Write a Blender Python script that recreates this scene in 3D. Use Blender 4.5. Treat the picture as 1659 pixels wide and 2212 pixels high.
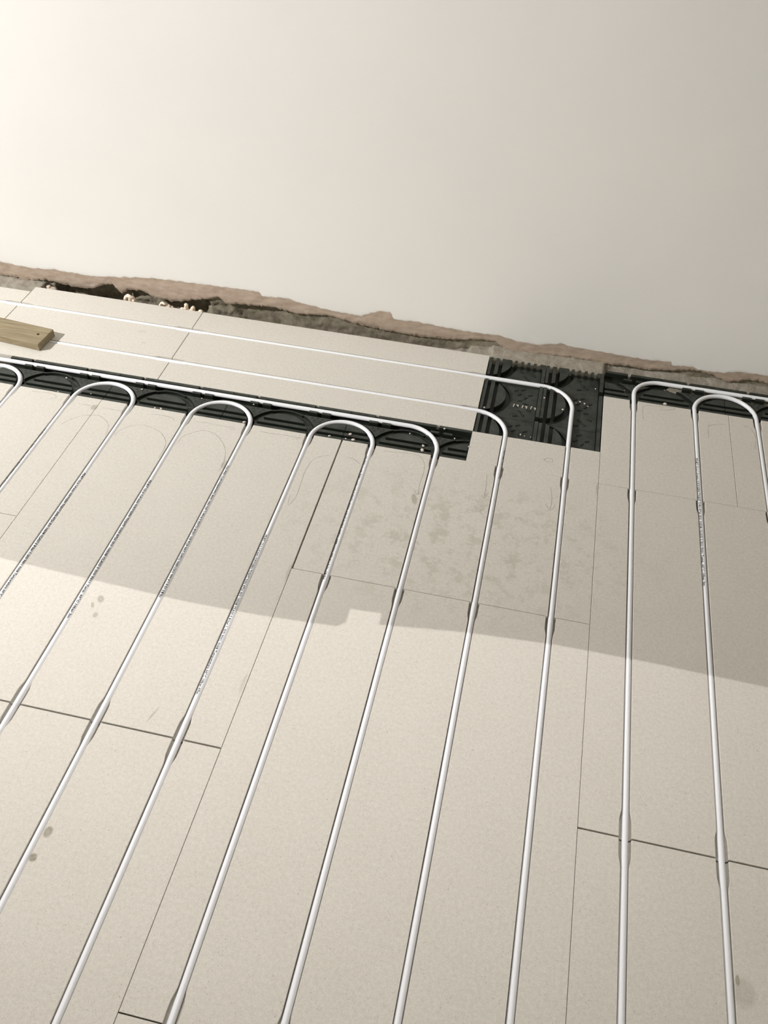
import bpy, bmesh, math, random
from mathutils import Vector, Matrix, noise

for o in list(bpy.data.objects):
    bpy.data.objects.remove(o)
SC = bpy.context.scene
COL = SC.collection
random.seed(7)

# ------------------------------------------------------------------ camera
cam_d = bpy.data.cameras.new('camera')
cam_d.sensor_fit = 'HORIZONTAL'
cam_d.sensor_width = 36.0
cam_d.lens = 1863.45 / 1659 * 36.0
cam_d.clip_start = 0.02
cam = bpy.data.objects.new('camera', cam_d)
R = ((0.97659859, 0.21258796, 0.03258156),
     (-0.17351613, 0.68930656, 0.70338369),
     (0.12707222, -0.69257695, 0.71006325))
CP = (-0.21446457, -1.08918062, 1.32224237)
cam.matrix_world = Matrix([[R[0][i], R[1][i], R[2][i], CP[i]] for i in range(3)] + [[0, 0, 0, 1]])
COL.objects.link(cam)
SC.camera = cam

# ------------------------------------------------------------------ light
w = bpy.data.worlds.new('world')
SC.world = w
w.use_nodes = True
w.node_tree.nodes['Background'].inputs[0].default_value = (0.75, 0.82, 1.0, 1)
w.node_tree.nodes['Background'].inputs[1].default_value = 0.15

def lamp(name, kind, loc, energy, color, aim=None, **kw):
    d = bpy.data.lights.new(name, kind)
    d.energy = energy
    d.color = color
    for k, v in kw.items():
        setattr(d, k, v)
    o = bpy.data.objects.new(name, d)
    o.location = loc
    if aim is not None:
        o.rotation_euler = (Vector(aim) - Vector(loc)).to_track_quat('-Z', 'Y').to_euler()
    COL.objects.link(o)
    return o

L2 = (-1.0, -0.615, 4.6)                       # unseen lamp, placed above the added ceiling opening to light the near floor
CEIL = 2.5
lamp('work_lamp', 'SPOT', (-4.0, -1.0, 2.3), 853, (1.0, 0.983, 0.975), aim=(-1.664, 0.83, 0.563), shadow_soft_size=0.03,
     spot_size=1.274, spot_blend=1.0)
lamp('shadow_line_lamp', 'SPOT', L2, 358, (1.0, 0.966, 0.960), aim=(-0.863, 0.134, 0), shadow_soft_size=0.0022,
     spot_size=0.834, spot_blend=1.0)
lamp('fill_light', 'AREA', (0.0, -3.55, 1.6), 30, (1.0, 0.955, 0.78), aim=(-0.2, 0.9, 0.4), shape='RECTANGLE',
     size=2.6, size_y=1.5)  # added ambient fill, not a known window
SC.view_settings.view_transform = 'Standard'
SC.view_settings.look = 'None'
SC.view_settings.exposure = 0.0
SC.view_settings.gamma = 1.0
SC.view_settings.use_curve_mapping = False

# ------------------------------------------------------------------ materials
def mat(name, col, rough=0.6, spec=0.3):
    m = bpy.data.materials.new(name)
    m.use_nodes = True
    b = m.node_tree.nodes['Principled BSDF']
    b.inputs['Base Color'].default_value = (*col, 1)
    b.inputs['Roughness'].default_value = rough
    b.inputs['Specular IOR Level'].default_value = spec
    return m, m.node_tree, b

def N(nt, t, **kw):
    n = nt.nodes.new(t)
    for k, v in kw.items():
        if k.startswith('i_'):
            n.inputs[int(k[2:])].default_value = v
        else:
            setattr(n, k, v)
    return n

def noise_n(nt, scale, detail=4, rough=0.5, vec=None):
    n = nt.nodes.new('ShaderNodeTexNoise')
    n.inputs['Scale'].default_value = scale
    n.inputs['Detail'].default_value = detail
    n.inputs['Roughness'].default_value = rough
    if vec is not None:
        nt.links.new(vec, n.inputs['Vector'])
    return n.outputs['Fac']

def ramp(nt, fac, stops):
    n = nt.nodes.new('ShaderNodeValToRGB')
    e = n.color_ramp.elements
    e[0].position, e[0].color = stops[0][0], (*stops[0][1], 1)
    e[1].position, e[1].color = stops[-1][0], (*stops[-1][1], 1)
    for p, c in stops[1:-1]:
        x = e.new(p)
        x.color = (*c, 1)
    nt.links.new(fac, n.inputs[0])
    return n.outputs[0]

def math_n(nt, op, a, b=None):
    n = nt.nodes.new('ShaderNodeMath')
    n.operation = op
    for i, v in enumerate((a, b)):
        if v is None:
            continue
        if isinstance(v, (int, float)):
            n.inputs[i].default_value = v
        else:
            nt.links.new(v, n.inputs[i])
    return n.outputs[0]

def mix(nt, fac, a, b, mode='MIX'):
    n = nt.nodes.new('ShaderNodeMix')
    n.data_type = 'RGBA'
    n.blend_type = mode
    for sock, v in ((n.inputs[0], fac), (n.inputs[6], a), (n.inputs[7], b)):
        if isinstance(v, (int, float)):
            sock.default_value = v
        elif isinstance(v, tuple):
            sock.default_value = (*v, 1)
        else:
            nt.links.new(v, sock)
    return n.outputs[2]

def bump(nt, b, h, strength, dist):
    n = nt.nodes.new('ShaderNodeBump')
    n.inputs['Strength'].default_value = strength
    n.inputs['Distance'].default_value = dist
    nt.links.new(h, n.inputs['Height'])
    nt.links.new(n.outputs[0], b.inputs['Normal'])

def smooth_step(nt, v, a, b2):
    n = nt.nodes.new('ShaderNodeMapRange')
    n.interpolation_type = 'SMOOTHSTEP'
    n.inputs[1].default_value = a
    n.inputs[2].default_value = b2
    nt.links.new(v, n.inputs[0])
    return n.outputs[0]

# gypsum fibre board: pale grey cream, mottled, fine dark specks, a few stains where the photo has them
M_board, nt, b = mat('gypsum_fibre', (0.6, 0.56, 0.48), 0.75, 0.2)
pos = nt.nodes.new('ShaderNodeNewGeometry').outputs['Position']
c = ramp(nt, noise_n(nt, 9, 6, 0.6, pos), [(0.3, (0.59, 0.555, 0.495)), (0.7, (0.65, 0.615, 0.555))])
c = mix(nt, 0.55, c, ramp(nt, noise_n(nt, 160, 4, 0.7, pos), [(0.32, (0.50, 0.47, 0.42)), (0.68, (0.73, 0.70, 0.64))]))
c = mix(nt, 0.35, c, ramp(nt, noise_n(nt, 520, 2, 0.6, pos), [(0.3, (0.47, 0.44, 0.39)), (0.7, (0.74, 0.71, 0.65))]))
sp = smooth_step(nt, noise_n(nt, 330, 1, 0.5, pos), 0.66, 0.73)
sp = math_n(nt, 'MULTIPLY', sp, smooth_step(nt, noise_n(nt, 40, 1, 0.5, pos), 0.42, 0.62))
c = mix(nt, math_n(nt, 'MULTIPLY', sp, 0.6), c, (0.30, 0.27, 0.21))
sepn = nt.nodes.new('ShaderNodeSeparateXYZ')
nt.links.new(pos, sepn.inputs[0])
def spot(cx, cy, rx, ry, soft, rot=0.0):
    dx = math_n(nt, 'SUBTRACT', sepn.outputs[0], cx)
    dy = math_n(nt, 'SUBTRACT', sepn.outputs[1], cy)
    ca, sa = math.cos(rot), math.sin(rot)
    u = math_n(nt, 'DIVIDE', math_n(nt, 'ADD', math_n(nt, 'MULTIPLY', dx, ca), math_n(nt, 'MULTIPLY', dy, sa)), rx)
    v = math_n(nt, 'DIVIDE', math_n(nt, 'SUBTRACT', math_n(nt, 'MULTIPLY', dy, ca), math_n(nt, 'MULTIPLY', dx, sa)), ry)
    d = math_n(nt, 'SQRT', math_n(nt, 'ADD', math_n(nt, 'MULTIPLY', u, u), math_n(nt, 'MULTIPLY', v, v)))
    return smooth_step(nt, d, 1.0 + soft, 1.0 - soft)
# scuffed grey-green area on the middle board
pm = math_n(nt, 'MULTIPLY', spot(-0.27, 0.16, 0.30, 0.17, 0.7), smooth_step(nt, noise_n(nt, 26, 6, 0.75, pos), 0.48, 0.62))
c = mix(nt, math_n(nt, 'MULTIPLY', pm, 0.42), c, (0.36, 0.35, 0.27))
for (cx, cy, rx, ry, k, rot) in ((-0.81, -0.613, .0065, .009, .6, 0), (-0.813, -0.655, .006, .0065, .7, 0),
                            (-0.933, -0.165, .006, .009, .45, .5), (-0.942, -0.182, .003, .007, .45, .5),
                            (-0.926, -0.203, .005, .006, .4, 0), (-1.205, 0.377, .008, .009, .4, 0),
                            (-0.395, 0.256, .006, .016, .45, .3), (0.244, -0.607, .016, .019, .22, 0),
                            (0.236, -0.592, .003, .007, .6, 0), (-1.225, 0.707, .011, .004, .16, .2),
                            (-1.20, 0.66, .007, .005, .12, 0), (-0.604, -0.285, .0035, .022, .22, 0),
                            (-0.601, -0.012, .004, .022, .25, 0), (-0.003, 0.388, .0022, .018, .3, 0),
                            (-0.835, 0.26, .006, .014, .3, 0), (-0.735, -0.38, .002, .016, .35, -.3)):
    s = math_n(nt, 'MULTIPLY', spot(cx, cy, rx, ry, 0.3, rot), k)
    s = math_n(nt, 'MULTIPLY', s, math_n(nt, 'ADD', noise_n(nt, 200, 2, .5, pos), 0.5))
    c = mix(nt, s, c, (0.20, 0.18, 0.12))
nt.links.new(c, b.inputs['Base Color'])
bump(nt, b, noise_n(nt, 420, 3, 0.6, pos), 0.25, 0.0006)

M_pipe, nt, b = mat('white_plastic', (0.82, 0.83, 0.86), 0.33, 0.5)
M_ink, nt, b = mat('worn_black_ink', (0.05, 0.05, 0.05), 0.5, 0.2)
pos = nt.nodes.new('ShaderNodeNewGeometry').outputs['Position']
nt.links.new(math_n(nt, 'ADD', math_n(nt, 'MULTIPLY', smooth_step(nt, noise_n(nt, 260, 2, 0.6, pos), 0.34, 0.50), 0.45), 0.55), b.inputs['Alpha'])

def black(name, top, side):
    m, nt, b = mat(name, side, 0.5, 0.35)
    geo = nt.nodes.new('ShaderNodeNewGeometry')
    sn = nt.nodes.new('ShaderNodeSeparateXYZ')
    nt.links.new(geo.outputs['True Normal'], sn.inputs[0])
    top_light = math_n(nt, 'MULTIPLY', smooth_step(nt, sn.outputs[2], 0.7, 0.95), smooth_step(nt, noise_n(nt, 30, 5, 0.7, geo.outputs['Position']), 0.15, 0.75))  # painted light: faces turned up get the lighter colour, in patches
    nt.links.new(mix(nt, top_light, side, top), b.inputs['Base Color'])
    bump(nt, b, noise_n(nt, 250, 3, 0.6, geo.outputs['Position']), 0.15, 0.0005)
    return m
M_black = black('lit_top_black_plastic', (0.048, 0.055, 0.047), (0.010, 0.013, 0.009))      # light painted into the upper faces, shade into the sides
M_deep = black('shaded_black_plastic', (0.014, 0.018, 0.013), (0.008, 0.010, 0.008))  # darker copy, paints the shade of slots and base
M_valley = black('lit_valley_black_plastic', (0.045, 0.052, 0.044), (0.010, 0.012, 0.009))  # webs and channel floors, upper faces painted lighter as if lit

M_paint, nt, b = mat('wall_paint_and_plaster', (0.8, 0.8, 0.78), 0.65, 0.25)
pos = nt.nodes.new('ShaderNodeNewGeometry').outputs['Position']
at = N(nt, 'ShaderNodeAttribute', attribute_name='paint')
mp = N(nt, 'ShaderNodeMapping')
mp.inputs['Scale'].default_value = (1, 1, 3.2)
nt.links.new(pos, mp.inputs[0])
br = math_n(nt, 'MULTIPLY', math_n(nt, 'SUBTRACT', noise_n(nt, 70, 6, 0.75, mp.outputs[0]), 0.5), 0.9)
mk = smooth_step(nt, math_n(nt, 'ADD', at.outputs['Fac'], br), 0.32, 0.68)
pc = ramp(nt, noise_n(nt, 3, 5, 0.5, pos), [(0.3, (0.735, 0.722, 0.695)), (0.7, (0.765, 0.75, 0.72))])
tc = ramp(nt, noise_n(nt, 28, 6, 0.7, mp.outputs[0]), [(0.3, (0.33, 0.255, 0.20)), (0.5, (0.41, 0.325, 0.255)), (0.75, (0.47, 0.39, 0.32))])
nt.links.new(mix(nt, mk, tc, pc), b.inputs['Base Color'])
hh = math_n(nt, 'ADD', math_n(nt, 'MULTIPLY', mk, 0.6), math_n(nt, 'MULTIPLY', noise_n(nt, 60, 6, 0.6, mp.outputs[0]), math_n(nt, 'SUBTRACT', 1.08, mk)))
bump(nt, b, hh, 0.3, 0.0012)

def rough_mat(name, a, b_, scale=45, d=0.004):
    m, nt, b = mat(name, a, 0.9, 0.15)
    pos = nt.nodes.new('ShaderNodeNewGeometry').outputs['Position']
    nt.links.new(ramp(nt, noise_n(nt, scale, 8, 0.75, pos), [(0.3, a), (0.72, b_)]), b.inputs['Base Color'])
    bump(nt, b, noise_n(nt, scale * 2.5, 6, 0.75, pos), 0.8, d)
    return m
M_mortar = rough_mat('mortar', (0.24, 0.215, 0.165), (0.46, 0.42, 0.36))
M_core = rough_mat('old_render', (0.11, 0.10, 0.066), (0.33, 0.29, 0.225), 34, 0.002)
M_sub = rough_mat('screed', (0.10, 0.09, 0.07), (0.22, 0.20, 0.165), 25)
M_foam, nt, b = mat('dried_foam', (0.78, 0.66, 0.54), 0.6, 0.3)
M_stone = rough_mat('stone', (0.42, 0.34, 0.26), (0.62, 0.54, 0.44), 90, 0.001)
M_crumb, nt, b = mat('plaster_crumb', (0.62, 0.56, 0.50), 0.8, 0.2)
M_plain, nt, b = mat('plain_wall', (0.72, 0.69, 0.64), 0.8, 0.2)
M_pencil, nt, b = mat('pencil', (0.20, 0.20, 0.18), 0.6, 0.2)
pos = nt.nodes.new('ShaderNodeNewGeometry').outputs['Position']
al = math_n(nt, 'ADD', math_n(nt, 'MULTIPLY', smooth_step(nt, noise_n(nt, 60, 3, 0.6, pos), 0.30, 0.75), 0.35), 0.22)
nt.links.new(math_n(nt, 'MULTIPLY', al, 1.0), b.inputs['Alpha'])

M_wood, nt, b = mat('treated_timber', (0.4, 0.32, 0.2), 0.7, 0.2)
tco = nt.nodes.new('ShaderNodeTexCoord').outputs['Object']
mp = N(nt, 'ShaderNodeMapping')
mp.inputs['Scale'].default_value = (2.2, 26, 26)
nt.links.new(tco, mp.inputs[0])
g1 = noise_n(nt, 5, 6, 0.65, mp.outputs[0])
c = ramp(nt, g1, [(0.30, (0.17, 0.135, 0.078)), (0.5, (0.27, 0.22, 0.135)), (0.7, (0.37, 0.305, 0.20))])
mp2 = N(nt, 'ShaderNodeMapping')
mp2.inputs['Scale'].default_value = (3, 160, 160)
nt.links.new(tco, mp2.inputs[0])
c = mix(nt, 0.35, c, ramp(nt, noise_n(nt, 3, 3, 0.5, mp2.outputs[0]), [(0.3, (0.17, 0.135, 0.08)), (0.7, (0.38, 0.315, 0.205))]))
nt.links.new(c, b.inputs['Base Color'])
bump(nt, b, g1, 0.3, 0.0008)

# ------------------------------------------------------------------ helpers
def new_obj(name, verts, faces, m, parent=None, smooth=False, origin=None):
    me = bpy.data.meshes.new(name)
    if origin is None:
        xs = [v[0] for v in verts]; ys = [v[1] for v in verts]; zs = [v[2] for v in verts]
        origin = ((min(xs) + max(xs)) / 2, (min(ys) + max(ys)) / 2, min(zs))
    me.from_pydata([(v[0] - origin[0], v[1] - origin[1], v[2] - origin[2]) for v in verts], [], faces)
    me.update()
    if m is not None:
        me.materials.append(m)
    if smooth:
        for p in me.polygons:
            p.use_smooth = True
    o = bpy.data.objects.new(name, me)
    COL.objects.link(o)
    if parent is not None:
        o.parent = parent
        pl = PLOC.get(parent.name, Vector((0, 0, 0)))
        o.location = Vector(origin) - pl
    else:
        o.location = origin
    PLOC[o.name] = Vector(origin)
    return o
PLOC = {}

def empty(name, loc):
    o = bpy.data.objects.new(name, None)
    o.empty_display_size = 0.03
    o.location = loc
    COL.objects.link(o)
    PLOC[o.name] = Vector(loc)
    return o

def tag(o, label=None, cat=None, group=None, kind=None):
    for k, v in (('label', label), ('category', cat), ('group', group), ('kind', kind)):
        if v:
            o[k] = v
    return o

def box(x0, x1, y0, y1, z0, z1):
    v = [(x0, y0, z0), (x1, y0, z0), (x1, y1, z0), (x0, y1, z0), (x0, y0, z1), (x1, y0, z1), (x1, y1, z1), (x0, y1, z1)]
    f = [(0, 3, 2, 1), (4, 5, 6, 7), (0, 1, 5, 4), (1, 2, 6, 5), (2, 3, 7, 6), (3, 0, 4, 7)]
    return v, f

def join(parts):
    V, F = [], []
    for v, f in parts:
        n = len(V)
        V += v
        F += [tuple(i + n for i in q) for q in f]
    return V, F

def prism(poly, z0, z1, ch=0.0006):
    """vertical prism of a ccw polygon with a small top chamfer"""
    n = len(poly)
    cx = sum(p[0] for p in poly) / n; cy = sum(p[1] for p in poly) / n
    def inset(p):
        d = math.hypot(p[0] - cx, p[1] - cy) or 1
        k = max(0.0, 1 - ch / d * 1.3)
        return (cx + (p[0] - cx) * k, cy + (p[1] - cy) * k)
    V = [(p[0], p[1], z0) for p in poly] + [(p[0], p[1], z1 - ch) for p in poly] + [(*inset(p), z1) for p in poly]
    F = [tuple(range(2 * n, 3 * n)), tuple(reversed(range(n)))]
    for k in (0, n):
        for i in range(n):
            j = (i + 1) % n
            F.append((k + i, k + j, k + n + j, k + n + i))
    return V, F

# ------------------------------------------------------------------ the room
FL = -0.0205
v, f = box(-4.2, 3.2, -3.8, 0.93, FL - 0.12, FL)
floor = new_obj('floor', v, f, M_sub)
tag(floor, kind='structure')
for nm, bb in (('wall_left', (-4.3, -4.2, -3.8, 1.0, -0.1, CEIL)), ('wall_right', (3.2, 3.3, -3.8, 1.0, -0.1, CEIL))):
    v, f = box(*bb)
    tag(new_obj(nm, v, f, M_plain), kind='structure')
# wall behind the camera, with an unseen window opening added for the fill light
parts = [box(-4.2, -1.4, -3.9, -3.8, -0.1, CEIL), box(1.4, 3.2, -3.9, -3.8, -0.1, CEIL),
         box(-1.4, 1.4, -3.9, -3.8, -0.1, 0.8), box(-1.4, 1.4, -3.9, -3.8, 2.35, CEIL)]
v, f = join(parts)
tag(new_obj('wall_front', v, f, M_plain), kind='structure')
parts = [box(-1.4, -1.34, -3.88, -3.82, 0.8, 2.35), box(1.34, 1.4, -3.88, -3.82, 0.8, 2.35), box(-0.03, 0.03, -3.88, -3.82, 0.86, 2.29),
         box(-1.34, 1.34, -3.88, -3.82, 0.8, 0.86), box(-1.34, 1.34, -3.88, -3.82, 2.29, 2.35)]
v, f = join(parts)
tag(new_obj('added_window', v, f, M_pipe), kind='structure')  # unseen frame, added to go with the fill light

# ceiling with an added opening, far edge shaped to throw the floor's shadow line
line = [(-2.6, -0.115), (-1.17, -0.115), (-0.97, -0.124), (-0.77, -0.132), (-0.62, -0.130), (-0.474, -0.121), (-0.477, -0.075),
        (-0.397, -0.070), (-0.396, -0.098), (-0.237, -0.077), (-0.06, -0.065), (0.11, -0.064), (0.33, -0.069), (1.2, -0.075)]
kz = (L2[2] - CEIL) / L2[2]
edge = [(L2[0] + (x - L2[0]) * kz, L2[1] + (y - L2[1]) * kz) for x, y in line]
V, F = [], []
for z in (CEIL, CEIL + 0.06):
    n0 = len(V)
    V += [(x, y, z) for x, y in edge] + [(x, 1.0, z) for x, y in edge]
    k = len(edge)
    for i in range(k - 1):
        q = (n0 + i, n0 + i + 1, n0 + k + i + 1, n0 + k + i)
        F.append(q if z > CEIL else tuple(reversed(q)))
k = len(edge)
for i in range(k - 1):
    F.append((i, i + 1, 2 * k + i + 1, 2 * k + i))
xl, xr = edge[0][0], edge[-1][0]
v, f = join([(V, F), box(-4.3, xl, -3.9, 1.0, CEIL, CEIL + 0.06), box(xr, 3.3, -3.9, 1.0, CEIL, CEIL + 0.06),
             box(xl, xr, -3.9, -1.7, CEIL, CEIL + 0.06)])
tag(new_obj('ceiling', v, f, M_plain), kind='structure')

# ------------------------------------------------------------------ back wall with its broken plaster foot
WY = 0.88
PAINT = [(-1.725, .0383), (-1.6408, .0321), (-1.5539, .038), (-1.4421, .0348), (-1.3705, .0445), (-1.2581, .0576), (-1.1358, .0609), (-1.0021, .0634),
 (-.9492, .0647), (-.9422, .0515), (-.8644, .0569), (-.8451, .05), (-.7412, .0382), (-.6637, .0352), (-.6194, .0584), (-.5814, .0604), (-.5742, .04),
 (-.511, .0435), (-.3849, .0362), (-.2859, .0388), (-.2352, .0288), (-.18, .0284), (-.1275, .042), (-.0903, .0371), (-.0178, .0356), (.0605, .0323),
 (.1019, .0326), (.16, .036), (.1652, .0253), (.2195, .0324), (.2337, .0234), (.291, .0268), (.3338, .0377), (.4015, .0374)]
EDGE = [(-1.7393, -.0082), (-1.6897, -.008), (-1.6666, -.0133), (-1.5927, -.0018), (-1.5648, -.0049), (-1.5203, -.0098), (-1.4777, -.0106), (-1.4483, -.0059),
 (-1.4135, .0114), (-1.3883, .0184), (-1.3749, .0013), (-1.3632, -.0102), (-1.3432, .0063), (-1.2993, .0104), (-1.2621, -.0074), (-1.214, -.01), (-1.1758, -.0038),
 (-1.143, .006), (-1.094, .0168), (-1.0711, .0278), (-1.0489, .008), (-1.0174, .0131), (-.9715, .0163), (-.9098, .0205), (-.8467, .0104), (-.7558, .0197),
 (-.6763, .0067), (-.5893, -.0005), (-.5018, -.0032), (-.4168, .0013), (-.3401, .0148), (-.2943, .017), (-.2637, -.0071), (-.2151, -.0073), (-.136, -.0004),
 (-.0569, .0022), (-.0002, -.0022), (.0567, .0023), (.1041, -.0007), (.1831, .0111), (.2126, .0195), (.2666, .015), (.3135, -.0012), (.365, .0159), (.4094, .0141)]
def interp(T, x):
    if x <= T[0][0]:
        return T[0][1]
    for (a, p), (b_, q) in zip(T, T[1:]):
        if x <= b_:
            return p + (q - p) * (x - a) / (b_ - a)
    return T[-1][1]
def nz(x, y, z, s, seed=0.0):
    return noise.noise(Vector((x * s + seed, y * s, z * s + seed)))
X0, X1, DX = -2.6, 1.4, 0.004
NX = int((X1 - X0) / DX) + 1
zup = [0.13, 0.2, 0.45, 0.8, 1.4, CEIL]
V, F, A = [], [], []
rows = 34
for i in range(NX):
    x = X0 + i * DX
    ze = interp(EDGE, x) + 0.004 * nz(x, 0, 0, 90) + 0.003 * nz(x, 0, 0, 220, 3)
    zp = interp(PAINT, x) + 0.002 * nz(x, 0, 0, 60, 9)
    V.append((x, WY + 0.012, ze + 0.003)); A.append(0.0)
    V.append((x, WY + 0.004, ze - 0.001)); A.append(0.0)
    for r in range(rows):
        z = ze + (0.11 - ze) * (r / (rows - 1)) ** 1.15
        m_ = min(1, max(0, (z - zp) / 0.012 + 0.5))
        rough_ = max(0, 1 - m_)
        y = WY + rough_ * (0.0010 + 0.0012 * nz(x, 0, z * 2.0, 35, 5)) + (0.0005 * nz(x, 0, z, 120) * rough_)
        if r < 3:
            y += (3 - r) * 0.0008
        V.append((x, y, z)); A.append(m_)
    for z in zup:
        V.append((x, WY, z)); A.append(1.0)
H = rows + 2 + len(zup)
for i in range(NX - 1):
    for j in range(H - 1):
        a = i * H + j
        F.append((a, a + H, a + H + 1, a + 1))
n0 = len(V)
for x0, x1 in ((-4.2, X0), (X1, 3.2)):
    k = len(V)
    V += [(x0, WY, -0.03), (x1, WY, -0.03), (x1, WY, CEIL), (x0, WY, CEIL)]; A += [1.0] * 4
    F.append((k, k + 1, k + 2, k + 3))
wall = new_obj('wall_back', V, F, M_paint, smooth=True)
tag(wall, kind='structure')
att = wall.data.attributes.new('paint', 'FLOAT', 'POINT')
att.data.foreach_set('value', A)

# old render and masonry behind the broken edge: deep where the photo is dark
DEEP = [(-2.6, .890), (-1.60, .890), (-1.575, .895), (-1.56, .925), (-1.36, .93), (-1.34, .905), (-1.25, .905), (-1.2, .925), (-1.13, .925), (-1.10, .893), (-1.03, .893), (-1.0, .902),
        (-.90, .900), (-.84, .890), (-.6, .891), (-.45, .889), (-.3, .887), (.0, .887), (.05, .905), (.12, .898), (.18, .889), (1.4, .889)]
V, F = [], []
DX = 0.005
NX = int((X1 - X0) / DX) + 1
rows = 26
for i in range(NX):
    x = X0 + i * DX
    d = interp(DEEP, x)
    for r in range(rows):
        z = -0.075 + 0.125 * r / (rows - 1)
        k_ = 1.0 if x < -1.0 else 0.45
        y = d + k_ * (0.007 * nz(x, 0, z * 1.6, 35, 2) + 0.004 * nz(x, 0, z, 120, 4))
        V.append((x, max(y, WY + 0.0045 if z > -.005 else .872), z))
for i in range(NX - 1):
    for j in range(rows - 1):
        a = i * rows + j
        F.append((a, a + rows, a + rows + 1, a + 1))
o = new_obj('old_render', V, F, M_core, wall, smooth=True)
# mortar bed between the floor pieces and the wall
TOPZ = [(-2.6, -.012), (-1.60, -.012), (-1.57, -.06), (-1.1, -.06), (-1.05, -.045), (-.5, -.042), (-.35, -.02), (-.28, -.0125), (-.02, -.0125), (.02, -.022), (.1, -.022), (.17, -.014), (1.4, -.014)]
V, F = [], []
ys = [0.80, 0.815, 0.825, 0.832, 0.838, 0.845, 0.852, 0.859, 0.866, 0.873, 0.88, 0.888, 0.9, 0.93]
for i in range(NX):
    x = X0 + i * DX
    for j, y in enumerate(ys):
        t = interp(TOPZ, x)
        z = t + 0.0035 * nz(x, y, 0, 40, 1) + 0.0025 * nz(x, y, 0, 140, 7)
        if -.302 < x < 0.0:
            z = max(z, -0.010) if y > .828 else FL - .001
        elif y < 0.842:
            z = min(z, -0.0145)
        if y > 0.855 and x > -.36:
            z += (y - 0.855) * 0.35
        if x > 0.0:
            z = min(z, -0.0138 + max(0, y - .857) * .5)
        if x < -.3 and y < .842:
            z = min(z, FL - .001)
        V.append((x, y, z))
n = len(ys)
for i in range(NX - 1):
    for j in range(n - 1):
        a = i * n + j
        F.append((a, a + n, a + n + 1, a + 1))
mortar = new_obj('mortar_bed', V, F, M_mortar, floor, smooth=True)
# the floor slab ends where the gap begins, so the gap is deep there
floor_me = floor.data
for vtx in floor_me.vertices:
    if vtx.co.y > 1:
        vtx.co.y = 0.832 - PLOC['floor'].y

# ------------------------------------------------------------------ grooved boards
GW, GF, GD = 0.0066, 0.0100, 0.0122
BOARDS = []
def board(a0, a1, b0, b1, centres, flare0, flare1, along='y'):
    """a: across the grooves, b: along them; b0/b1 ends flared or not"""
    st = [b0, b0 + 0.0005]
    if flare0:
        st += [b0 + k for k in (0.006, 0.02, 0.03, 0.037, 0.043, 0.048)]
    n = max(2, int((b1 - b0) / 0.12))
    st += [b0 + 0.05 + (b1 - b0 - 0.1) * i / n for i in range(n + 1)]
    if flare1:
        st += [b1 - k for k in (0.048, 0.043, 0.037, 0.03, 0.02, 0.006)]
    st += [b1 - 0.0005, b1]
    cs = [c for c in centres if a0 + 0.015 < c < a1 - 0.015]
    V, F = [], []
    prof_n = None
    for s in st:
        wd = GW
        for fl, e in ((flare0, b0), (flare1, b1)):
            if fl:
                t = (0.048 - abs(s - e)) / 0.022
                t = min(1, max(0, t))
                wd = max(wd, GW + (GF - GW) * t * t * (3 - 2 * t))
        endc = s in (b0, b1)
        zt = -0.0005 if endc else 0.0
        p = [(a0, -0.020), (a0, -0.0005), (a0 + 0.0005, zt)]
        for c in cs:
            p += [(c - wd - 0.0005, zt), (c - wd, zt - 0.0006), (c - wd, -0.0065), (c - wd * 0.78, -0.0100), (c - wd * 0.4, -GD), (c + wd * 0.4, -GD),
                  (c + wd * 0.78, -0.0100), (c + wd, -0.0065), (c + wd, zt - 0.0006), (c + wd + 0.0005, zt)]
        p += [(a1 - 0.0005, zt), (a1, -0.0005), (a1, -0.020)]
        prof_n = len(p)
        for q in p:
            V.append((q[0], s, q[1]) if along == 'y' else (s, q[0], q[1]))
    m = len(st)
    for i in range(m - 1):
        for j in range(prof_n):
            k = (j + 1) % prof_n
            q = (i * prof_n + j, i * prof_n + k, (i + 1) * prof_n + k, (i + 1) * prof_n + j)
            F.append(q if along == 'x' else tuple(reversed(q)))
    c0 = tuple(range(prof_n)); c1 = tuple(range((m - 1) * prof_n, m * prof_n))
    F.append(c0 if along == 'y' else tuple(reversed(c0)))
    F.append(tuple(reversed(c1)) if along == 'y' else c1)
    o = new_obj('grooved_board', V, F, M_board, floor)
    xs = [q[0] for q in V]; yy = [q[1] for q in V]
    BOARDS.append((min(xs), max(xs), min(yy), max(yy), o))
    return o
PX = [-0.075 + 0.15 * i for i in range(-16, 10)]
def col(x0, x1, cuts, flares):
    for (y0, y1, a, b_) in cuts:
        board(x0, x1, y0, y1, PX, a, b_)
g = 0.0004
col(-0.5979, -g, [(-1.648, -0.8235, True, True), (-0.8215, -0.0009, True, True)], 0)
board(-0.5955, -g, 0.0004, 0.4095, PX, False, True)
board(-0.303, -g, 0.4098, 0.5185, PX, False, False)
col(-1.1997, -0.5988, [(-2.065, -1.2405, True, True), (-1.239, -0.4160, True, True), (-0.4128, 0.4095, True, True)], 0)
col(-1.7995, -1.2004, [(-1.648, -0.8235, True, True), (-0.8215, -0.0008, True, True), (0.0006, 0.4095, False, True)], 0)
col(g, 0.5995, [(-2.065, -1.2405, True, True), (-1.239, -0.4182, True, True), (-0.4152, 0.4076, True, True)], 0)
board(g, 0.3054, 0.4087, 0.739, PX, False, True)
board(0.3064, 0.5995, 0.4087, 0.739, PX, False, True)
RY = [0.605, 0.7474]
board(0.521, 0.8386, -1.1018, -0.3028, RY, True, True, 'x')
board(0.521, 0.8386, -1.6025, -1.1035, RY, True, True, 'x')
board(0.5205, 0.813, -2.30, -1.6045, RY, True, True, 'x')

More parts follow.
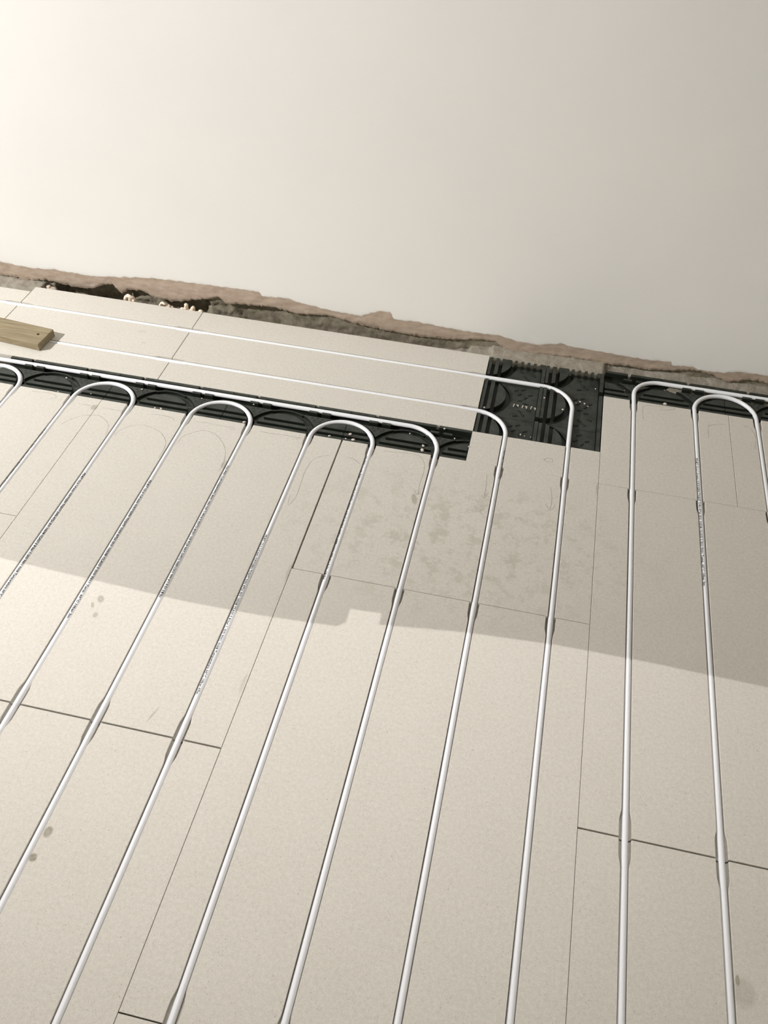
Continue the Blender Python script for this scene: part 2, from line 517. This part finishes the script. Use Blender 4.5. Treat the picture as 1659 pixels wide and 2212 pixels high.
# ------------------------------------------------------------------ pencil marks on the boards
PEN = [
 [(-1.2509, .2981), (-1.2465, .308), (-1.2364, .3231), (-1.221, .3397), (-1.1955, .3481), (-1.1789, .3506), (-1.1578, .3382), (-1.1427, .3209), (-1.1344, .2882)],
 [(-1.1152, .2915), (-1.1078, .3159), (-1.0895, .3346), (-1.0641, .343), (-1.0326, .3371), (-1.0098, .3239), (-.9907, .2997), (-.9850, .2694), (-.9860, .2451)],
 [(-1.3771, .3974), (-1.3297, .4003), (-1.3099, .3903), (-1.3214, .3797)], [(-1.247, .3805), (-1.2049, .3804)], [(-1.1845, .3802), (-1.1509, .3798), (-1.1367, .3798)],
 [(-1.0648, .3858), (-1.037, .3894), (-1.0096, .3857), (-1.0032, .3784)],
 [(-.9640, .3019), (-.96, .3281), (-.9441, .346), (-.9211, .3607), (-.8902, .3548), (-.865, .3321), (-.8468, .3032), (-.8380, .2652), (-.8380, .237)],
 [(-.9495, .387), (-.9202, .3892), (-.885, .3877), (-.8584, .3875), (-.8519, .3821), (-.8657, .3821)],
 [(-.794, .3901), (-.7599, .3902), (-.7322, .3922), (-.7035, .3909), (-.6951, .3931), (-.7016, .3845)],
 [(-.662, .2013), (-.6579, .1717), (-.6522, .1805), (-.6477, .201), (-.6489, .234), (-.6515, .2801), (-.6478, .3131), (-.6376, .3354), (-.614, .3497)],
 [(-.5708, .3525), (-.5538, .3503), (-.5377, .3370)],
 [(-.4927, .3942), (-.4393, .4012), (-.4114, .3983), (-.3957, .3777), (-.391, .3466), (-.3921, .3069), (-.3908, .272), (-.4034, .2886)], [(-.3908, .272), (-.387, .2851)],
 [(-.2497, .3746), (-.2467, .3361), (-.2459, .2981)], [(-.2528, .3039), (-.2457, .2966), (-.2416, .3128)], [(-.2538, .2737), (-.2424, .2647), (-.2499, .2526), (-.2417, .2445)],
 [(-.1044, .3676), (-.0992, .3276), (-.1009, .2975)], [(-.1123, .3124), (-.0987, .2951), (-.0911, .3147)],
 [(.0989, .6703), (.0965, .7014), (.1009, .7235), (.1328, .7318), (.1669, .735), (.1759, .7297), (.1554, .7206), (.1384, .7181)],
 [(.2538, .6381), (.2546, .6796), (.2661, .6899), (.2944, .7008)], [(.3387, .705), (.3548, .7001), (.3652, .6669), (.3600, .6231)],
 [(-.128, .458), (-.119, .466), (-.109, .463), (-.108, .455), (-.119, .452), (-.128, .458)]]
def catmull(P, n=6):
    if len(P) < 3:
        return P
    Q = [P[0]] + list(P) + [P[-1]]
    out = []
    for i in range(1, len(Q) - 2):
        p0, p1, p2, p3 = (Vector(q) for q in Q[i - 1:i + 3])
        for k in range(n):
            t = k / n
            out.append(0.5 * ((2 * p1) + (p2 - p0) * t + (2 * p0 - 5 * p1 + 4 * p2 - p3) * t * t + (3 * p1 - p0 - 3 * p2 + p3) * t ** 3))
    out.append(Vector(P[-1]))
    return out
for P in PEN:
    Q = catmull(P)
    V, F = [], []
    for i, p in enumerate(Q):
        a = Vector(Q[max(0, i - 1)]); b_ = Vector(Q[min(len(Q) - 1, i + 1)])
        t = (b_ - a).normalized()
        nn = Vector((-t[1], t[0])) * 0.00055
        V += [(p[0] - nn[0], p[1] - nn[1], 0.00025), (p[0] + nn[0], p[1] + nn[1], 0.00025)]
        if i:
            k = 2 * i
            F.append((k - 2, k, k + 1, k - 1))
    mx = sum(p[0] for p in Q) / len(Q); my = sum(p[1] for p in Q) / len(Q)
    par = next((B[4] for B in BOARDS if B[0] <= mx <= B[1] and B[2] <= my <= B[3]), floor)
    new_obj('pencil_line', V, F, M_pencil, par)

# ------------------------------------------------------------------ pipes
PR, PZ = 0.0054, -0.0052
def arc(cx, cy, r, a0, a1, n=20):
    return [(cx + r * math.cos(math.radians(a0 + (a1 - a0) * i / n)), cy + r * math.sin(math.radians(a0 + (a1 - a0) * i / n))) for i in range(n + 1)]
def straight(p, q, n):
    return [(p[0] + (q[0] - p[0]) * i / n, p[1] + (q[1] - p[1]) * i / n) for i in range(n)]
def tube(path, m=18):
    V, F = [], []
    for i, p in enumerate(path):
        a = path[max(0, i - 1)]; b_ = path[min(len(path) - 1, i + 1)]
        t = Vector((b_[0] - a[0], b_[1] - a[1])).normalized()
        s = Vector((t.y, -t.x))
        for k in range(m):
            th = 2 * math.pi * k / m
            V.append((p[0] + s.x * PR * math.cos(th), p[1] + s.y * PR * math.cos(th), PZ + PR * math.sin(th)))
        if i:
            for k in range(m):
                k2 = (k + 1) % m
                F.append(((i - 1) * m + k, i * m + k, i * m + k2, (i - 1) * m + k2))
    F.append(tuple(range(m))); F.append(tuple(reversed(range((len(path) - 1) * m, len(path) * m))))
    return V, F
def wob(path, s):
    out = []
    for (x, y) in path:
        a = 0.0007 * noise.noise(Vector((x * 3 + s, y * 4, s)))
        out.append((x + a, y + a * 0.4))
    return out
PIPES = {}
def pipe(name_key, path, label):
    path = wob(path, len(PIPES) * 3.1)
    v, f = tube(path)
    o = new_obj('heating_pipe', v, f, M_pipe, smooth=True)
    tag(o, label, 'pipe')
    PIPES[name_key] = (o, path)
    return o
YB = -1.62
def uloop(key, x0, x1, yc, label, r=0.075):
    p = straight((x0, YB), (x0, yc), 40) + arc((x0 + x1) / 2, yc, r, 180, 0, 30) + list(reversed(straight((x1, YB), (x1, yc), 40)))
    pipe(key, p, label)
uloop('u4', -1.575, -1.425, 0.405, 'white hairpin pipe loop cut off by the left edge of the picture')
uloop('u3', -1.275, -1.125, 0.405, 'white hairpin pipe loop second from the left, nearest below the timber offcut')
uloop('u2', -0.975, -0.825, 0.405, 'white hairpin pipe loop third from the left, between two looped pencil arcs')
uloop('u1', -0.675, -0.525, 0.405, 'white hairpin pipe loop straddling the wide open joint, rightmost on the long black strip')
pipe('p3', straight((-0.375, YB), (-0.375, 0.426), 40) + arc(-0.455, 0.426, 0.08, 0, 90, 18) + straight((-0.47, 0.506), (-2.3, 0.503), 40) + [(-2.3, 0.503)],
     'white pipe running along the long black strip, turning to the front at its right end')
pipe('p2', straight((-0.225, YB), (-0.225, 0.525), 40) + arc(-0.305, 0.525, 0.08, 0, 90, 18) + straight((-0.32, 0.605), (-2.3, 0.605), 40) + [(-2.3, 0.605)],
     'white pipe in the front groove of the rear boards, passing under the timber offcut')
pipe('p1', straight((-0.075, YB), (-0.075, 0.667), 40) + arc(-0.155, 0.667, 0.0804, 0, 90, 18) + straight((-0.17, 0.7474), (-2.3, 0.7474), 40) + [(-2.3, 0.7474)],
     'white pipe in the groove nearest the wall, crossing the big square black panel')
pipe('q1', straight((0.0755, YB), (0.0755, 0.770), 40) + arc(0.1425, 0.770, 0.067, 180, 90, 18) + straight((0.155, 0.837), (1.2, 0.837), 30) + [(1.2, 0.837)],
     'white pipe turning right into the short black strip under the wall')
uloop('v1', 0.225, 0.375, 0.745, 'white hairpin pipe loop at the right edge of the picture, on the short black strip')

# printed lettering wrapped on the pipes
def print_on(key, x, y0, y1, down, ang, text, h=0.0050, thin=1.0):
    cu = bpy.data.curves.new('t', 'FONT')
    cu.body = text
    cu.size = 1.0
    cu.resolution_u = 1
    cu.offset = 0.03
    to = bpy.data.objects.new('t', cu)
    COL.objects.link(to)
    dg = bpy.context.evaluated_depsgraph_get()
    me = bpy.data.meshes.new_from_object(to.evaluated_get(dg))
    bpy.data.objects.remove(to)
    bt = bmesh.new()
    bt.from_mesh(me)
    for k in range(-2, 9):
        bmesh.ops.bisect_plane(bt, geom=bt.verts[:] + bt.edges[:] + bt.faces[:], plane_co=(0, k * 0.11, 0), plane_no=(0, 1, 0))
    bt.to_mesh(me)
    bt.free()
    xs = [v.co.x for v in me.vertices]
    wtxt = max(xs) - min(xs)
    x_min = min(xs)
    L = abs(y1 - y0)
    rr = PR + 0.00015
    V = []
    off = 0.0007 * 0
    for v in me.vertices:
        u = (v.co.x - x_min) / wtxt * L
        q = (v.co.y - 0.33) * h / 0.72            # across
        if down:
            y = max(y0, y1) - u
            th = math.radians(ang) + q / rr       # up of the letters towards +x
        else:
            y = min(y0, y1) + u
            th = math.radians(ang) - q / rr
        a = 0.0007 * noise.noise(Vector((x * 3 + PIPE_S[key], y * 4, PIPE_S[key])))
        V.append((x + a + rr * math.sin(th), y, PZ + rr * math.cos(th)))
    F = [tuple(p.vertices) for p in me.polygons]
    if not F:
        return
    new_obj('printed_lettering', V, F, M_ink, PIPES[key][0], origin=(x, (y0 + y1) / 2, 0))
    bpy.data.meshes.remove(me)
PIPE_S = {k: i * 3.1 for i, k in enumerate(PIPES)}
T1 = 'PE-RT 12 x 1,4 mm OXYGEN TIGHT DIN 4726 ISO 10508 CLASS 5 8 bar 1, ISO 9001 9008 Temperature 60°C 10bar 07m'
T2 = 'PE-RT 12 x 1,4 mm OXYGEN TIGHT DIN 4726 ISO 10508 CLASS 5 ISO 9001 Temp. 60°C 10bar 3m'
print_on('u1', -0.675, 0.075, -0.324, True, -14, T1)
print_on('u1', -0.525, 0.369, -0.012, False, -46, T2)
print_on('u2', -0.825, 0.259, -0.134, False, 6, T1)
print_on('u2', -0.975, 0.171, -0.222, True, 20, T2)
print_on('u3', -1.125, 0.157, -0.24, True, 26, T1)
print_on('u3', -1.275, 0.277, -0.07, False, -42, T2)
print_on('v1', 0.225, 0.553, 0.154, True, -30, T2)
print_on('p2', -0.225, 0.47, 0.37, False, 58, 'Temperature 60°C 10bar 07m')

# ------------------------------------------------------------------ black guide plates
BZ0, BZ1, TZ = -0.0203, -0.0160, -0.0014
def xf_strip(x0, yf):        # module frame (u across pipes, v depth from front edge) -> world
    return lambda u, v: (x0 + u, yf + v)
def xf_panel(x0, y0):        # turned: v runs along +x, u along +y
    return lambda u, v: (x0 + v, y0 + u)
RI = 0.0662
VC = -0.006
def chord(v0, v1, uc, lim, seg=14):
    """slice of the island disc between depths v0..v1, centre uc, clipped to |u-uc|<lim"""
    L = []
    for i in range(seg + 1):
        v = v0 + (v1 - v0) * i / seg
        h = math.sqrt(max(0.0, RI * RI - (v - VC) ** 2))
        L.append((min(lim, h), v))
    poly = [(uc + h, v) for h, v in L] + [(uc - h, v) for h, v in reversed(L)]
    out = []
    for p in poly:
        if not out or (abs(p[0] - out[-1][0]) + abs(p[1] - out[-1][1])) > 1e-5:
            out.append(p)
    return out
def ccw(poly):
    a = sum(p[0] * q[1] - q[0] * p[1] for p, q in zip(poly, poly[1:] + poly[:1]))
    return poly if a > 0 else list(reversed(poly))
def clip_u(poly, lo, hi):
    def cut(P, k, keep_less):
        out = []
        for p, q in zip(P, P[1:] + P[:1]):
            ip = (p[0] <= k) if keep_less else (p[0] >= k)
            iq = (q[0] <= k) if keep_less else (q[0] >= k)
            if ip:
                out.append(p)
            if ip != iq:
                t = (k - p[0]) / (q[0] - p[0])
                out.append((k, p[1] + t * (q[1] - p[1])))
        return out
    P = cut(poly, hi, True)
    return cut(P, lo, False) if P else P
def add_prism(name, poly, xf, parent, z1=TZ, z0=BZ1, m=None):
    if len(poly) < 3:
        return None
    W = ccw([xf(*p) for p in poly])
    v, f = prism(W, z0, z1)
    return new_obj(name, v, f, m or M_black, parent)
def plate_module(parent, xf, ulo, uhi, depth, loops=(), back=True, first=None, chan=0.0955):
    """guide islands for every pipe gap whose centre is a multiple of 0.15 (u), pipes at +-0.075"""
    k0 = math.floor(ulo / 0.15) - 1
    k1 = math.ceil(uhi / 0.15) + 1
    for k in range(k0, k1 + 1):
        uc = k * 0.15
        for (v0, v1) in ((0.0012, 0.0085), (0.0172, 0.0272), (0.0362, RI + VC - 0.0004)):
            p = clip_u(chord(v0, v1, uc, 0.0662), ulo, uhi)
            if p:
                add_prism('guide_island', p, xf, parent)
        ring = [(uc + 0.0838 * math.cos(t), VC + 0.0838 * math.sin(t)) for t in [math.radians(8 + 164 * i / 24) for i in range(25)]]
        inner = [(uc + 0.0668 * math.cos(t), VC + 0.0668 * math.sin(t)) for t in [math.radians(172 - 164 * i / 24) for i in range(25)]]
        for q in range(24):
            pq = clip_u([ring[q], ring[q + 1], inner[23 - q], inner[24 - q]], ulo, uhi)
            if pq and len(pq) > 2:
                RING.append(([xf(*p_) for p_ in pq]))
        if depth < 0.112:
            a = clip_u([(uc + 0.0835 * math.cos(math.radians(t)), VC + 0.0835 * math.sin(math.radians(t))) for t in range(62, 119, 6)] +
                       [(uc + 0.0808 * math.cos(math.radians(t)), VC + 0.0808 * math.sin(math.radians(t))) for t in range(118, 61, -6)], ulo, uhi)
            if a:
                add_prism('curved_rib', a, xf, parent, -0.0035)
        up = uc + 0.075
        vs_ = [0.034 + (0.0715 - 0.034) * i / 8 for i in range(9)]
        rt = [(up + 0.075 - math.sqrt(max(0, 0.0842 ** 2 - (v - VC) ** 2)), v) for v in vs_]
        val = rt[::1] + [(2 * up - p[0], p[1]) for p in reversed(rt)]
        val = clip_u(val, ulo, uhi)
        if val:
            add_prism('valley_web', val, xf, parent, -0.0045, BZ1, M_valley)
        for s in (-1, 1):
            a0, a1 = sorted((up + s * 0.005, up + s * 0.027))
            a0, a1 = max(a0, ulo), min(a1, uhi)
            if a1 - a0 > 0.004:
                add_prism('clip_tooth', [(a0, chan - 0.0135), (a1, chan - 0.0135), (a1, chan - 0.0062), (a0, chan - 0.0062)], xf, parent, -0.0022)
        for (du, dv, s1, s2) in ((0, 0.066, .0025, .0035), (-0.013, 0.065, .003, .003), (0.013, 0.065, .003, .003), (-0.007, 0.056, .002, .004), (0.008, 0.056, .002, .004)):  # flat dark shapes that paint the shade of small holes
            a = up + du
            if ulo + .004 < a < uhi - .004:
                add_prism('hole_shade_patch', [(a - s1, dv - s2), (a + s1, dv - s2 + .001), (a + s1, dv + s2), (a - s1, dv + s2 - .001)], xf, parent, -0.0042, -0.006, M_deep)
RING = []
def strip_plate(x0, x1, yf, depth, label, chan):
    t = tag(empty('guide_plate', ((x0 + x1) / 2, yf + depth / 2, BZ0)), label, 'pipe guide')
    v, f = box(x0 + 0.0003, x1 - 0.0003, yf + 0.0006, yf + depth, BZ0, BZ1)
    new_obj('base', v, f, M_deep, t)
    def xf(u, v_):
        return (u, yf + v_)
    plate_module(t, xf, x0 + 0.0004, x1 - 0.0004, depth, chan=chan)
    V, F = [], []
    for P in RING:
        v, f = prism(ccw(P), BZ1, -0.0112, 0.0)
        V, F = join([(V, F), (v, f)])
    RING.clear()
    new_obj('pipe_channel', V, F, M_valley, t)
    # rear rail in pieces with a small gap at every pipe
    ks = [k * 0.15 + 0.075 - 0.012 for k in range(-13, 6)]
    a = x0 + 0.0004
    for e in [k for k in ks if x0 < k < x1] + [None]:
        b_ = (e - 0.004) if e else x1 - 0.0004
        if b_ - a > 0.004:
            add_prism('rear_rail', [(a, chan + 0.0066), (b_, chan + 0.0066), (b_, depth - 0.0004), (a, depth - 0.0004)], xf, t, -0.0012)
        a = (e + 0.004) if e else 0
    return t
# note: the frame of the strips is u = world x, islands centred on multiples of 0.15
D1 = 0.5205 - 0.4100
xs = [-1.8, -1.5, -1.2, -0.9, -0.6, -0.3045]
lab = ['black plastic guide plate at the left edge of the picture, under the leftmost hairpin',
       'black plastic guide plate nearest the timber offcut, left end of the long strip',
       'black plastic guide plate beneath the right leg of the second hairpin pipe',
       'black plastic guide plate between the third and fourth hairpin pipes from the left',
       'black plastic guide plate at the right end of the long black strip']
for i in range(1, 5):
    strip_plate(xs[i], xs[i + 1], 0.4102, D1, lab[i] if i > 1 else lab[1], 0.0955)
strip_plate(0.0006, 0.3, 0.7397, 0.853 - 0.7397, 'black plastic guide plate under the wall, left of the right-hand hairpin', 0.0973)
strip_plate(0.3, 0.6, 0.7397, 0.853 - 0.7397, 'black plastic guide plate under the wall, cut by the right edge of the picture', 0.0973)

# large uncut panel
BP = tag(empty('guide_plate', (-0.15, 0.68, BZ0)), 'large square black plastic guide panel crossed by two curved white pipes', 'pipe guide')
px0, px1, py0, py1 = -0.3018, -0.0004, 0.5195, 0.836
v, f = box(px0, px1, py0, py1 - 0.0105, BZ0, BZ1)
new_obj('base', v, f, M_deep, BP)
ch1, ch2 = (0.597, 0.613), (0.7394, 0.7554)
for cx0 in (-0.3012, -0.1515):
    # slightly raised floor between the islands and the next column
    for yc in (0.530, 0.676, 0.8225):
        lo, hi = max(yc - 0.0745, py0 + 0.0004), min(yc + 0.0735, py1 - 0.0108)
        yy = [lo + (hi - lo) * i / 14 for i in range(15)]
        P = [(cx0 + VC + math.sqrt(max(0.0, 0.0790 ** 2 - (y - yc) ** 2)), y) for y in yy]
        v, f = prism(ccw([(cx0 + 0.1395, hi), (cx0 + 0.1395, lo)] + P), BZ1, -0.0125)
        new_obj('valley_web', v, f, M_valley, BP)
for cx0 in (-0.3012, -0.1515):
    for yc in (0.530, 0.676, 0.8225):
        xf = lambda u, v_, cx0=cx0, yc=yc: (cx0 + v_, yc + u)
        lo, hi = py0 + 0.0004 - yc, py1 - yc
        for (v0, v1) in ((0.0008, 0.0085), (0.0172, 0.0272), (0.0362, RI + VC - 0.0004)):
            p = clip_u(chord(v0, v1, 0.0, 0.0635), lo, hi)
            if p:
                add_prism('guide_island', p, xf, BP)
        # flat dark shapes paint shaded holes in the valley, clear of the bent pipes
        for (du, dv, rot) in ((0.045, 0.083, .6), (0.03, 0.092, .8), (0.052, 0.100, .5), (-0.02, 0.088, -.6), (-0.038, 0.098, -.7), (-0.05, 0.108, -.8),
                              (0.018, 0.108, .9), (-0.005, 0.112, 0), (-0.058, 0.090, .3), (0.033, 0.120, .5), (-0.03, 0.121, -.5), (0.005, 0.096, 0.2)):
            x, y = xf(du, dv)
            if not (py0 + .008 < y < py1 - .02):
                continue
            bad = abs(y - 0.605) < 0.012 and x < -0.29
            bad |= abs(y - 0.7474) < 0.013 and x < -0.14
            bad |= abs(x + 0.075) < 0.0125 and y < 0.68
            bad |= abs(math.hypot(x + 0.155, y - 0.667) - 0.08) < 0.013 and x > -0.156 and y > .66
            bad |= abs(math.hypot(x + 0.305, y - 0.525) - 0.08) < 0.013 and y > .52
            if bad:
                continue
            ca, sa = math.cos(rot), math.sin(rot)
            P = [(x + ca * a - sa * b2, y + sa * a + ca * b2) for a, b2 in ((-.006, -.0022), (.006, -.0022), (.006, .0022), (-.006, .0022))]
            v, f = prism(P, -0.0130, -0.0110)
            new_obj('hole_shade_patch', v, f, M_deep, BP)
    # long ribs that close the column on its right side
    for (a, b_) in ((0.1400, 0.1490),):
        for (ya, yb) in ((py0 + 0.0004, ch1[0]), (ch1[1] if cx0 < -.2 else ch1[0], ch2[0]), (ch2[1], py1)):
            v, f = prism([(cx0 + a, ya), (cx0 + b_, ya), (cx0 + b_, yb), (cx0 + a, yb)], BZ1, TZ)
            new_obj('long_rib', v, f, M_black, BP)
# castellated rear edge
xx = -0.2970
i = 0
while xx < -0.012:
    v, f = prism([(xx - .0036, py1 - .022), (xx + .0036, py1 - .022), (xx + .0036, py1), (xx - .0036, py1)], BZ1 - .004, -0.0012)
    new_obj('edge_tooth', v, f, M_black, BP)
    xx += 0.0166
# lettering-like raised pale marks on the panel
for i in range(7):
    x = -0.2195 + i * 0.0108
    y = 0.6585 + 0.0008 * math.sin(i * 2)
    v, f = join([prism([(x, y - .005), (x + .0022, y - .005), (x + .0032, y + .004), (x + .001, y + .004)], BZ1, -0.0108),
                 prism([(x + .001, y + .003), (x + .005, y + .003), (x + .005, y + .005), (x + .001, y + .005)] if i % 2 == 0 else
                       [(x - .0025, y + .001), (x + .001, y + .001), (x + .001, y + .003), (x - .0025, y + .003)], BZ1, -0.0108)])
    new_obj('embossed_character', v, f, M_crumb, BP)

# ------------------------------------------------------------------ timber offcut
def evaluated(o):
    dg = bpy.context.evaluated_depsgraph_get()
    return bpy.data.meshes.new_from_object(o.evaluated_get(dg))
A_, B_ = Vector((-1.4405, 0.5555)), Vector((-1.4360, 0.6295))
d = Vector((-0.995, 0.0985)).normalized()
nrm = Vector((0.0985, 0.995)).normalized()
bm = bmesh.new()
Lw = 0.46
q = [(A_.x, A_.y), (B_.x, B_.y), (B_.x + d.x * Lw, B_.y + d.y * Lw), (A_.x + d.x * Lw, A_.y + d.y * Lw)]
org = Vector((-1.66, 0.615, 0.0))
vs = [bm.verts.new((x - org.x, y - org.y, z)) for z in (0.0003, 0.0205) for x, y in q]
for fc in ((0, 1, 2, 3), (7, 6, 5, 4), (0, 4, 5, 1), (1, 5, 6, 2), (2, 6, 7, 3), (3, 7, 4, 0)):
    bm.faces.new([vs[i] for i in fc])
bmesh.ops.recalc_face_normals(bm, faces=bm.faces)
bmesh.ops.bevel(bm, geom=bm.edges[:], offset=0.0022, segments=3, affect='EDGES', profile=0.6)
me = bpy.data.meshes.new('timber_offcut')
bm.to_mesh(me); bm.free()
timber = bpy.data.objects.new('timber_offcut', me)
timber.location = org
COL.objects.link(timber)
bm = bmesh.new()
bmesh.ops.create_cone(bm, cap_ends=True, segments=18, radius1=0.0038, radius2=0.0042, depth=0.02)
mc = bpy.data.meshes.new('c')
bm.to_mesh(mc); bm.free()
cut = bpy.data.objects.new('c', mc)
cut.location = (-1.4625, 0.5985, 0.0225)
COL.objects.link(cut)
mod = timber.modifiers.new('hole', 'BOOLEAN')
mod.operation = 'DIFFERENCE'; mod.solver = 'EXACT'; mod.object = cut
me2 = evaluated(timber)
timber.modifiers.clear()
timber.data = me2
bpy.data.objects.remove(cut)
me2.materials.clear()
me2.materials.append(M_wood)
tag(timber, 'flat timber offcut with a nail hole, on the pale boards at the left edge', 'wood')
PLOC[timber.name] = org

# ------------------------------------------------------------------ foam and stone in the gap
def lumps(name, spheres, m, label, cat, voxel=0.0011, nzs=0.0012):
    bm = bmesh.new()
    for (x, y, z, rx, ry, rz) in spheres:
        r = bmesh.ops.create_icosphere(bm, subdivisions=3, radius=1.0)
        for v_ in r['verts']:
            v_.co = Vector((v_.co.x * rx, v_.co.y * ry, v_.co.z * rz)) + Vector((x, y, z))
    me = bpy.data.meshes.new(name); bm.to_mesh(me); bm.free()
    o = bpy.data.objects.new(name, me); COL.objects.link(o)
    md = o.modifiers.new('r', 'REMESH'); md.mode = 'VOXEL'; md.voxel_size = voxel
    sm = o.modifiers.new('s', 'SMOOTH'); sm.iterations = 4
    me2 = evaluated(o)
    bpy.data.objects.remove(o)
    V = [tuple(v_.co + v_.co.normalized() * nzs * noise.noise(v_.co * 190)) for v_ in me2.vertices]
    F = [tuple(p.vertices) for p in me2.polygons]
    o = new_obj(name, V, F, m, smooth=True)
    bpy.data.meshes.remove(me2)
    return tag(o, label, cat)
BZ = -0.046
lumps('stone_chip', [(-1.566, .853, -.012, .012, .012, .010), (-1.570, .852, -.004, .007, .007, .007), (-1.559, .853, -.010, .010, .008, .007)],
      M_stone, 'small pinkish stone chip standing in the wall gap, behind the corner of the rear board', 'stone', nzs=.0022)
def archs(cx, cy, cz, w_, h_, r, a0=0, a1=180, n=12):
    return [(cx + w_ * math.cos(math.radians(a0 + (a1 - a0) * i / n)), cy + .002 * math.sin(i), cz + h_ * math.sin(math.radians(a0 + (a1 - a0) * i / n)), r, r, r) for i in range(n + 1)]
lumps('foam_curl', archs(-1.326, .853, -.006, .0125, .0125, .0052) + [(-1.326, .855, -.008, .006, .006, .011), (-1.340, .853, -.02, .006, .006, .016), (-1.312, .853, -.02, .006, .006, .016)],
      M_foam, 'largest arched curl of cream foam sticking up in the wall gap', 'foam')
lumps('foam_curl', archs(-1.225, .853, -.010, .010, .010, .0038) + [(-1.236, .853, -.022, .0045, .0045, .012), (-1.212, .856, -.015, .008, .007, .012), (-1.203, .858, -.020, .006, .006, .012)],
      M_foam, 'low ring-shaped curl of foam with a small hole, midway along the rear board edge', 'foam')
lumps('foam_lump', [(-1.158, .853, -.004, .0064, .006, .009), (-1.157, .853, .0045, .0060, .006, .006), (-1.170, .852, -.012, .008, .006, .008), (-1.1385, .851, -.006, .0075, .0065, .009),
                    (-1.136, .851, .001, .0055, .0055, .0055), (-1.1135, .8475, -.008, .0085, .0065, .0085), (-1.147, .853, -.016, .012, .008, .009), (-1.125, .851, -.018, .012, .008, .009)],
      M_foam, 'row of three pinkish foam knobs beside the joint of the rear boards', 'foam')

# plaster crumbs lying in the black plates
parts = []
CR = [(-1.322, .468, -.0008, .0032), (-1.236, .424, -.0008, .002), (-1.318, .413, -.002, .002), (-0.583, .433, -.0008, .0055), (-0.572, .4165, -.002, .0055), (-0.590, .4165, -.002, .003),
      (-0.408, .4360, -.0008, .0042), (-0.407, .4205, -.002, .006), (-0.303, .46, -.0008, .003), (-0.448, .478, -.006, .0028), (-0.341, .487, -.006, .0026), (-0.37, .512, -.002, .0035),
      (-1.125, .4745, -.003, .0028), (-0.84, .4865, -.003, .003), (-0.97, .478, -.003, .0025), (0.152, .7445, -.001, .0055), (0.226, .747, -.001, .002),
      (-0.0215, .768, -.004, .0026), (-0.056, .712, -.01, .003), (-0.066, .704, -.01, .0024), (-0.045, .707, -.01, .003), (-0.036, .699, -.01, .0022), (-0.098, .657, -.0008, .0038),
      (-0.146, .693, -.0008, .003), (-0.151, .622, -.01, .0032), (-0.288, .622, -.006, .0045), (0.05, .78, -.005, .003), (-0.19, .546, -.01, .003), (-0.18, .543, -.01, .002), (-0.165, .543, -.01, .002),
      (-0.63, .4165, -.002, .004), (-0.84, .414, -.002, .005), (-1.05, .4135, -.002, .004), (-1.065, .4130, -.002, .003)]
for (x, y, z, r) in CR:
    bm = bmesh.new()
    bmesh.ops.create_icosphere(bm, subdivisions=1, radius=r)
    ang = random.random() * 3
    for v_ in bm.verts:
        v_.co = Vector((v_.co.x * random.uniform(.6, 1.2), v_.co.y * random.uniform(.5, 1.0), v_.co.z * .55))
        v_.co = Matrix.Rotation(ang, 3, 'Z') @ v_.co + Vector((x, y, z + r * .3))
    bm.verts.index_update()
    parts.append(([tuple(v_.co) for v_ in bm.verts], [tuple(v_.index for v_ in f_.verts) for f_ in bm.faces]))
    bm.free()
v, f = join(parts)
tag(new_obj('plaster_crumbs', v, f, M_crumb), 'loose pale plaster crumbs scattered over the black guide plates', 'debris', kind='stuff')
